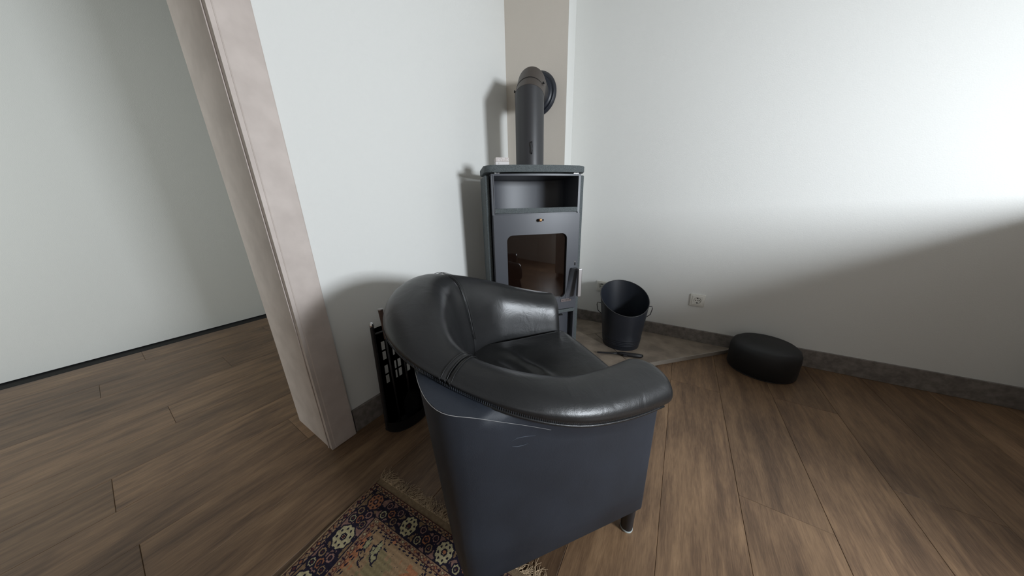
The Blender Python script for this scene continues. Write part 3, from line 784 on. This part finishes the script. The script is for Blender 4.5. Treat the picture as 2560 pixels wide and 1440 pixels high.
# low curved tray at the bottom
tray = [(0.004 + 0.085 * math.sin(math.radians(a)) ** 0.8, -0.117 + 0.217 * (1 - math.cos(math.radians(a))) / 2) for a in np.linspace(0.01, 180, 21)]
bmt = prism([(-0.004, -0.117)] + tray + [(-0.004, 0.10)], 0.0, 0.006)
link('base_plate', bmt, M_black, ts)
bm = bmesh.new(); lo = [bm.verts.new((p[0], p[1], 0.006)) for p in tray]; hi = [bm.verts.new((p[0] + 0.0, p[1], 0.05)) for p in tray]
for k in range(len(tray) - 1): bm.faces.new((lo[k], lo[k + 1], hi[k + 1], hi[k]))
bmesh.ops.solidify(bm, geom=bm.faces[:], thickness=0.003)
link('tray_wall', bm, M_black, ts, smooth=True, angle=50)
for v in (-0.113, 0.096):
    l = link('post', xf(lathe([(0, 0), (0.0075, 0), (0.0075, 0.482), (0, 0.482)], 16), SHR @ Matrix.Translation((0.009, v, 0.004))), M_black, ts, smooth=True, angle=40)
    if v < 0: l.rotation_euler = (0, 0, 0)
    link('ball_cap', xf(lathe([(0, 0.484), (0.008, 0.484), (0.0095, 0.490), (0.0085, 0.498), (0.005, 0.503), (0, 0.505)], 16), SHR @ Matrix.Translation((0.009, v, 0.004))), M_chrome, l, smooth=True)
link('hook_rail', xf(tube([(0.009, -0.11, 0.455), (0.03, -0.08, 0.462), (0.03, 0.06, 0.462), (0.009, 0.094, 0.455)], 0.004, 8), SHR), M_black, ts)
link('hook', xf(tube([(0.03, -0.06, 0.462), (0.046, -0.062, 0.458), (0.05, -0.064, 0.447), (0.049, -0.064, 0.435)], 0.0022, 6), SHR), M_chrome, ts)
g = 'fireside tools hanging in the black stand'
# shovel
sh = thing('fireside_shovel', 'black fireside shovel with broad round blade standing in the tool stand', 'shovel', (-0.940, 0.592, 0.008))
rings = []
bm = bmesh.new(); nn = 14
cols_ = []
for a in range(nn + 1):
    z_ = 0.15 * a / nn; hw = 0.042 * math.sqrt(max(0.02, 1 - (1 - min(1, z_ / 0.06)) ** 2)) * (1 if z_ < 0.12 else max(0.12, 1 - (z_ - 0.12) / 0.034))
    cols_.append([bm.verts.new((0.012 * (b_ / 4 - 1) ** 2, hw * (b_ / 4 - 1), z_)) for b_ in range(9)])
for a in range(nn):
    for b_ in range(8): bm.faces.new((cols_[a][b_], cols_[a][b_ + 1], cols_[a + 1][b_ + 1], cols_[a + 1][b_]))
bmesh.ops.solidify(bm, geom=bm.faces[:], thickness=0.0015)
link('blade', bm, M_black, sh, smooth=True)
link('shaft', tube([(0, 0, 0.14), (0.004, 0, 0.20), (0.004, 0, 0.40)], 0.004, 8), M_black, sh, smooth=True)
link('handle', xf(lathe([(0, 0.40), (0.006, 0.40), (0.008, 0.43), (0.0075, 0.50), (0.009, 0.525), (0, 0.527)], 14), Matrix.Translation((0.004, 0, 0))), M_black, sh, smooth=True, angle=40)
# poker, its handle showing above the rest
pk = thing('fireside_poker', 'fireside poker with flared flat-topped handle standing highest in the tool stand', 'poker', (-0.955, 0.538, 0.0075))
link('rod', tube([(0, 0, 0.0), (0, 0, 0.42)], 0.004, 8), M_black, pk, smooth=True)
link('handle', lathe([(0, 0.42), (0.006, 0.42), (0.006, 0.47), (0.0095, 0.545), (0, 0.545)], 16), mat('dark_wood_handle', lin(84, 66, 58), 0.5), pk, smooth=True, angle=40)
link('handle_cap', lathe([(0, 0.545), (0.010, 0.545), (0.010, 0.549), (0, 0.549)], 16), M_steelbr, pk, smooth=True, angle=40)
# brush
br = thing('fireside_brush', 'black fireside brush hanging beside the shovel in the tool stand', 'brush', (-0.935, 0.661, 0.0075))
link('bristles', xf(lathe([(0, 0.0), (0.021, 0.0), (0.018, 0.07), (0.010, 0.10), (0, 0.10)], 18), Matrix.Identity(4)), M_rubber, br, smooth=True, angle=40)
link('shaft', tube([(0, 0, 0.10), (0, 0, 0.40)], 0.004, 8), M_black, br, smooth=True)
link('handle', lathe([(0, 0.40), (0.006, 0.40), (0.008, 0.43), (0.0075, 0.49), (0.009, 0.51), (0, 0.512)], 14), M_black, br, smooth=True, angle=40)

# ---------------------------------------------------------------- wall sockets
def socket(x_, z_, label):
    t = thing('wall_socket', label, 'socket', (x_, YR, z_), 0, 'power sockets on the right wall')
    link('frame', B(-0.0405, 0.0405, -0.009, 0.0, -0.0405, 0.0405, bev=0.003), M_plastic, t, smooth=True, angle=40)
    # insert with round hole
    bm = bmesh.new(); n = 40; h = 0.0285; r = 0.0205
    sq, ci, bt, back_ = [], [], [], []
    for k in range(n):
        a = 2 * math.pi * k / n; c_, s_ = math.cos(a), math.sin(a); m = h / max(abs(c_), abs(s_))
        back_.append(bm.verts.new((c_ * m, -0.009, s_ * m)))
        sq.append(bm.verts.new((c_ * m * .985, -0.0115, s_ * m * .985)))
        ci.append(bm.verts.new((c_ * r, -0.0120, s_ * r))); bt.append(bm.verts.new((c_ * (r - .001), -0.0093, s_ * (r - .001))))
    for k in range(n):
        j = (k + 1) % n
        bm.faces.new((back_[k], back_[j], sq[j], sq[k])); bm.faces.new((sq[k], sq[j], ci[j], ci[k])); bm.faces.new((ci[k], ci[j], bt[j], bt[k]))
    bm.faces.new(bt)
    ins = link('insert', bm, M_plastic, t, smooth=True, angle=30)
    link('recess_ring', xf(tube([(0.0195 * math.cos(a), 0.0195 * math.sin(a), 0) for a in np.linspace(0, 2 * math.pi, 32, endpoint=False)], 0.0011, 5, closed=True), Matrix.Translation((0, -0.0100, 0)) @ Matrix.Rotation(math.pi / 2, 4, 'X')), M_clip, ins)
    for sg in (-1, 1):
        link('pin_hole', xf(lathe([(0, 0), (0.0030, 0), (0.0030, 0.0010), (0, 0.0010)], 12), Matrix.Translation((sg * 0.0095, -0.0093, 0.0)) @ Matrix.Rotation(math.pi / 2, 4, 'X')), M_ink, ins)
        link('earth_clip', B(-0.0028, 0.0028, -0.0118, -0.0096, *sorted((sg * 0.0125, sg * 0.0195))), M_ink, ins)
    link('screw', xf(lathe([(0, 0), (0.0026, 0), (0.0026, 0.0010), (0, 0.0012)], 10), Matrix.Translation((0, -0.0093, 0.0)) @ Matrix.Rotation(math.pi / 2, 4, 'X')), M_clip, ins)
    return t
socket(0.150, 0.311, 'white square wall socket standing clear on the lower right wall')
socket(-0.462, 0.326, 'white square wall socket partly hidden behind the ash bucket rim')

# ---------------------------------------------------------------- dark bin at the end of the hearth
bn = thing('floor_bin', 'low rounded black bin on the floor at the right end of the hearth', 'bin', (0.487, 1.868, 0.0))
link('body', lathe([(0, 0.001), (0.142, 0.001), (0.150, 0.010), (0.151, 0.10), (0.149, 0.130), (0.140, 0.152), (0.125, 0.163), (0, 0.166)], 56), M_rubber, bn, smooth=True, angle=50)
link('base_ring', lathe([(0.143, 0.0), (0.146, 0.0), (0.146, 0.004), (0.143, 0.004), (0.143, 0.0)], 48), M_black, bn, smooth=True)

# ---------------------------------------------------------------- added unseen block that shades the lower right wall
blocker = thing('shadow_blocker', 'added cabinet-shaped block, out of view, that shades the right wall', 'shadow_blocker', (1.55, 1.33, 0.0))
link('carcass', B(-0.17, 0.17, -0.60, 0.60, 0.06, 0.895), M_pinkwood, blocker)
link('worktop', B(-0.185, 0.185, -0.615, 0.615, 0.896, 0.925, bev=0.003), M_pinkwood, blocker)
for k in range(3):
    d_ = link('door', B(-0.188, -0.1705, -0.595 + k * 0.4, -0.205 + k * 0.4, 0.075, 0.885, bev=0.003), M_pinkwood, blocker)
    link('knob', xf(lathe([(0, 0), (0.006, 0), (0.006, 0.012), (0.013, 0.018), (0, 0.024)], 14), Matrix.Translation((-0.188, -0.24 + k * 0.4, 0.55)) @ Matrix.Rotation(-math.pi / 2, 4, 'Y')), M_chrome, d_)
for sx in (-0.14, 0.14):
    for sy in (-0.55, 0.55): link('leg', B(sx - .02, sx + .02, sy - .02, sy + .02, 0.0, 0.0605), M_pinkwood, blocker)

# ---------------------------------------------------------------- rug
def rug_colours(nx, ny, kx, ky):
    """a = along the fringed edge, b = away from it (metres)"""
    a = (np.arange(nx) + .5) * kx; b = (np.arange(ny) + .5) * ky
    A, Bb = np.meshgrid(a, b, indexing='ij')
    Wd = nx * kx
    rng = np.random.default_rng(3)
    def J(sc, amt):  # coarse jitter
        g_ = rng.random((int(nx / sc) + 2, int(ny / sc) + 2)); return amt * (g_[(np.arange(nx) // sc)[:, None], (np.arange(ny) // sc)[None, :]] - .5)
    cream = np.array(lin(160, 150, 118)); tan = np.array(lin(132, 108, 82)); orange = np.array(lin(146, 98, 70)); navy = np.array(lin(34, 30, 42))
    maroon = np.array(lin(72, 42, 42)); pink = np.array(lin(140, 108, 98)); gold = np.array(lin(150, 118, 68)); green = np.array(lin(104, 104, 74))
    C = np.zeros((nx, ny, 3)); C[:] = tan
    eA = np.minimum(A, Wd - A)
    e = np.minimum(eA * 0.775, Bb * 1.09)              # distance from the nearest edge, bands a little narrower on the fringed side
    along = np.where(Bb * 1.09 <= eA * 0.775, A, Bb)
    def put(m, c): C[m] = c
    # field
    fld = e > 0.094
    put(fld, tan * 1.0)
    blot = np.sin(A * 31 + 1.3) * np.sin(Bb * 27 + .4) + J(6, .7)
    put(fld & (blot > .35), orange); put(fld & (blot < -.5), green * .5 + tan * .5)
    # curling leafy sprigs outlined in navy
    for k in range(75):
        ca_, cb_ = rng.uniform(.10, Wd - .10), rng.uniform(.09, 1.0); t0 = rng.uniform(0, 6.28); R_ = rng.uniform(.010, .022)
        x_, y_ = A - ca_, Bb - cb_; u_ = x_ * math.cos(t0) + y_ * math.sin(t0); v_ = -x_ * math.sin(t0) + y_ * math.cos(t0)
        q = np.hypot(u_ / 1.0, v_ / .5) ; jag = .0022 * np.sin(np.arctan2(v_, u_) * 9)
        put(fld & (q < R_ + jag), green * .5 + cream * .5 if k % 2 else tan)
        put(fld & (np.abs(q - R_ - jag) < .0028) & (np.sin(np.arctan2(v_, u_) * 2 + k) > -.75), navy)
        stem = (np.abs(v_ - .008 * np.sin(u_ * 110)) < .0022) & (np.abs(u_) < .03) & (u_ > R_)
        put(fld & stem, navy)
    put(fld & (rng.random((nx, ny)) > .995), navy)
    def guard(lo, hi, c1, c2, per, fills):
        m = (e >= lo) & (e < hi); put(m, c1); q = (along / per) % 1; k = (along / per).astype(int) % 3
        t = np.abs((e - lo) / (hi - lo) - .5) * 2; d = np.abs(q - .5) * 2
        put(m & (t + d < .60), fills[0]); put(m & (t + d < .60) & (k == 1), fills[1]); put(m & (t + d < .60) & (k == 2), fills[2])
        put(m & (np.abs(t + d - .86) < .21), c2)
    guard(0.004, 0.0175, tan * .85 + pink * .15, navy, 0.0155, (orange * .8, maroon, tan))
    guard(0.0815, 0.0935, tan * .8 + pink * .2, maroon, 0.0125, (cream * .8, orange * .8, navy))
    # a ring of little navy sprigs just inside
    m = (e >= 0.0955) & (e < 0.107)
    put(m & (np.sin(along * 380) + np.sin(e * 900 + along * 190) > .55), navy)
    for l0, l1, c_ in ((0.0, 0.0025, tan * .8), (0.0025, 0.0042, maroon), (0.0175, 0.0205, navy), (0.0775, 0.0812, navy), (0.0935, 0.0952, maroon)):
        put((e >= l0) & (e < l1), c_)
    # main border
    mb = (e >= 0.0205) & (e < 0.0775); put(mb, navy)
    patch = np.sin(along * 62 + 1) + .8 * np.sin(e * 150 + along * 30) + J(2, .5)
    put(mb & (patch > .5), pink * .72); put(mb & (patch < -.7), tan * .72)
    def rosette(ac, bc, R, ground, core, spots=8, petal=10):
        x_ = A - ac; y_ = Bb - bc; r_ = np.hypot(x_, y_); th = np.arctan2(y_, x_)
        rad = R * (1 + .06 * np.cos(petal * th))
        put(mb & (r_ < rad + .0048), navy); put(mb & (r_ < rad), ground)
        if spots:
            for s_ in range(spots):
                t = 2 * math.pi * (s_ + .5) / spots
                put(mb & (np.hypot(x_ - .72 * R * math.cos(t), y_ - .72 * R * math.sin(t)) < .0032), navy)
            put(mb & (np.abs(r_ - .27 * R - .03 * R * np.cos(6 * th)) < .0022), navy)
        else: put(mb & (np.abs(r_ - .48 * R) < .0022), navy)
        put(mb & (r_ < .14 * R + .001), core)
    CA, CB = 0.062, 0.0445
    cen = []
    for k, a_ in enumerate((0.062, 0.215, 0.355, 0.50)): cen.append((a_, CB, k))
    for k in range(8):
        cen.append((CA, 0.151 + .118 * k, k + 1)); cen.append((Wd - CA, 0.151 + .118 * k, k + 1))
    small = []
    for (a0, a1) in ((0.062, 0.215), (0.215, 0.355), (0.355, 0.50)):
        mm = (a0 + a1) / 2
        small += [(mm - .022, CB - .013, .009, pink), (mm - .020, CB + .014, .010, cream), (mm + .003, CB + .001, .011, orange), (mm + .026, CB - .014, .009, pink), (mm + .024, CB + .013, .010, tan)]
    for k in range(-1, 8):
        mm = 0.151 + .118 * k + .059
        for ax, sg in ((CA, 1), (Wd - CA, -1)):
            small += [(ax - .018 * sg, mm - .010, .010, tan), (ax + .016 * sg, mm - .012, .010, pink), (ax + .001 * sg, mm + .008, .011, orange), (ax - .021 * sg, mm + .016, .009, cream), (ax + .021 * sg, mm + .014, .009, tan)]
    for (a_, b_, R_, g_) in small: rosette(a_, b_, R_, g_ * .85, maroon, 0, 7)
    for (a_, b_, k) in cen:
        if k == 0: rosette(a_, b_, .0225, orange * .8 + pink * .1, pink, 8, 9)
        else: rosette(a_, b_, .0245 if b_ == CB else .0285, cream, maroon if k % 2 else orange, 8, 10)
    # colour noise per knot
    C *= (1 + .22 * (rng.random((nx, ny, 1)) - .5))
    C = C * (1 + .12 * np.sin(np.arange(ny) * 1.0)[None, :, None])
    return np.clip(C, 0, 1)
rug = thing('rug', 'oriental rug with rosette border and cream fringe under the armchair', 'rug', (-0.797, 0.339, 0.0), math.radians(4.3))
nx, ny, kx, ky = 312, 500, 0.0020, 0.0020
Cc = rug_colours(nx, ny, kx, ky)
X = np.arange(nx + 1) * kx; Y = -0.018 - np.arange(ny + 1) * ky
rng = np.random.default_rng(1)
V = np.zeros((nx + 1, ny + 1, 3)); V[..., 0] = X[:, None]; V[..., 1] = Y[None, :]
V[..., 0] += 0.0016 * np.sin(Y * 19)[None, :]
V[..., 2] = 0.0065 + 0.0007 * rng.random((nx + 1, ny + 1)); V[0, :, 2] = V[-1, :, 2] = 0.001; V[:, 0, 2] = 0.003; V[:, -1, 2] = 0.001
ii = np.arange(nx)[:, None] * (ny + 1) + np.arange(ny)[None, :]
F = np.stack([ii, ii + (ny + 1), ii + (ny + 2), ii + 1], -1).reshape(-1, 4)[:, ::-1]
me = bpy.data.meshes.new('pile'); me.vertices.add(V.size // 3); me.vertices.foreach_set('co', V.reshape(-1))
me.loops.add(F.size); me.loops.foreach_set('vertex_index', F.reshape(-1).astype(np.int32)); me.polygons.add(len(F))
me.polygons.foreach_set('loop_start', (np.arange(len(F)) * 4).astype(np.int32)); me.polygons.foreach_set('loop_total', np.full(len(F), 4, np.int32))
me.update(calc_edges=True); me.validate()
ca = me.color_attributes.new('knots', 'FLOAT_COLOR', 'CORNER')
cc = np.ones((len(F), 4, 4), np.float32); cc[..., :3] = Cc.reshape(-1, 1, 3); ca.data.foreach_set('color', cc.reshape(-1))
mr = bpy.data.materials.new('rug_pile'); mr.use_nodes = True; nt = mr.node_tree
at = nt.nodes.new('ShaderNodeAttribute'); at.attribute_name = 'knots'; bb = nt.nodes['Principled BSDF']
nt.links.new(at.outputs['Color'], bb.inputs['Base Color']); bb.inputs['Roughness'].default_value = 0.95; bb.inputs['Specular IOR Level'].default_value = 0.1
me.materials.append(mr); po = bpy.data.objects.new('pile', me); COL.objects.link(po); po.parent = rug
link('webbing', B(0.0, nx * kx, -0.0185, 0.0, 0.0003, 0.0035), M_kilim, rug)
link('selvage', tube([(0.0015 * math.sin(k), -0.005 - k * 0.035, 0.004) for k in range(31)], 0.0035, 6), M_kilim, rug)
link('selvage', tube([(nx * kx, -0.005 - k * 0.035, 0.004) for k in range(31)], 0.0035, 6), M_kilim, rug)
bm = bmesh.new(); random.seed(8)
xx = 0.0
while xx < nx * kx:
    lean = random.uniform(-0.5, 0.6) + 0.4 * math.sin(xx * 47); ln = random.uniform(0.024, 0.046)
    for s_ in range(3):
        a_ = lean + random.uniform(-.35, .35); cur = random.uniform(-1, 1) * 0.016; l2 = ln * random.uniform(.75, 1.1)
        pts = []
        for k in range(6):
            f = k / 5
            pts.append((xx + math.sin(a_) * l2 * f + cur * math.sin(math.pi * f) + random.uniform(-.001, .001), -0.001 + math.cos(a_) * l2 * f, 0.0022 + 0.0022 * random.random()))
        tube(pts, [0.0010, .0009, .0008, .0007, .0006, .0004], 4, bm=bm)
    xx += random.uniform(0.0035, 0.0055)
link('fringe', bm, M_yarn, rug, kind='stuff')
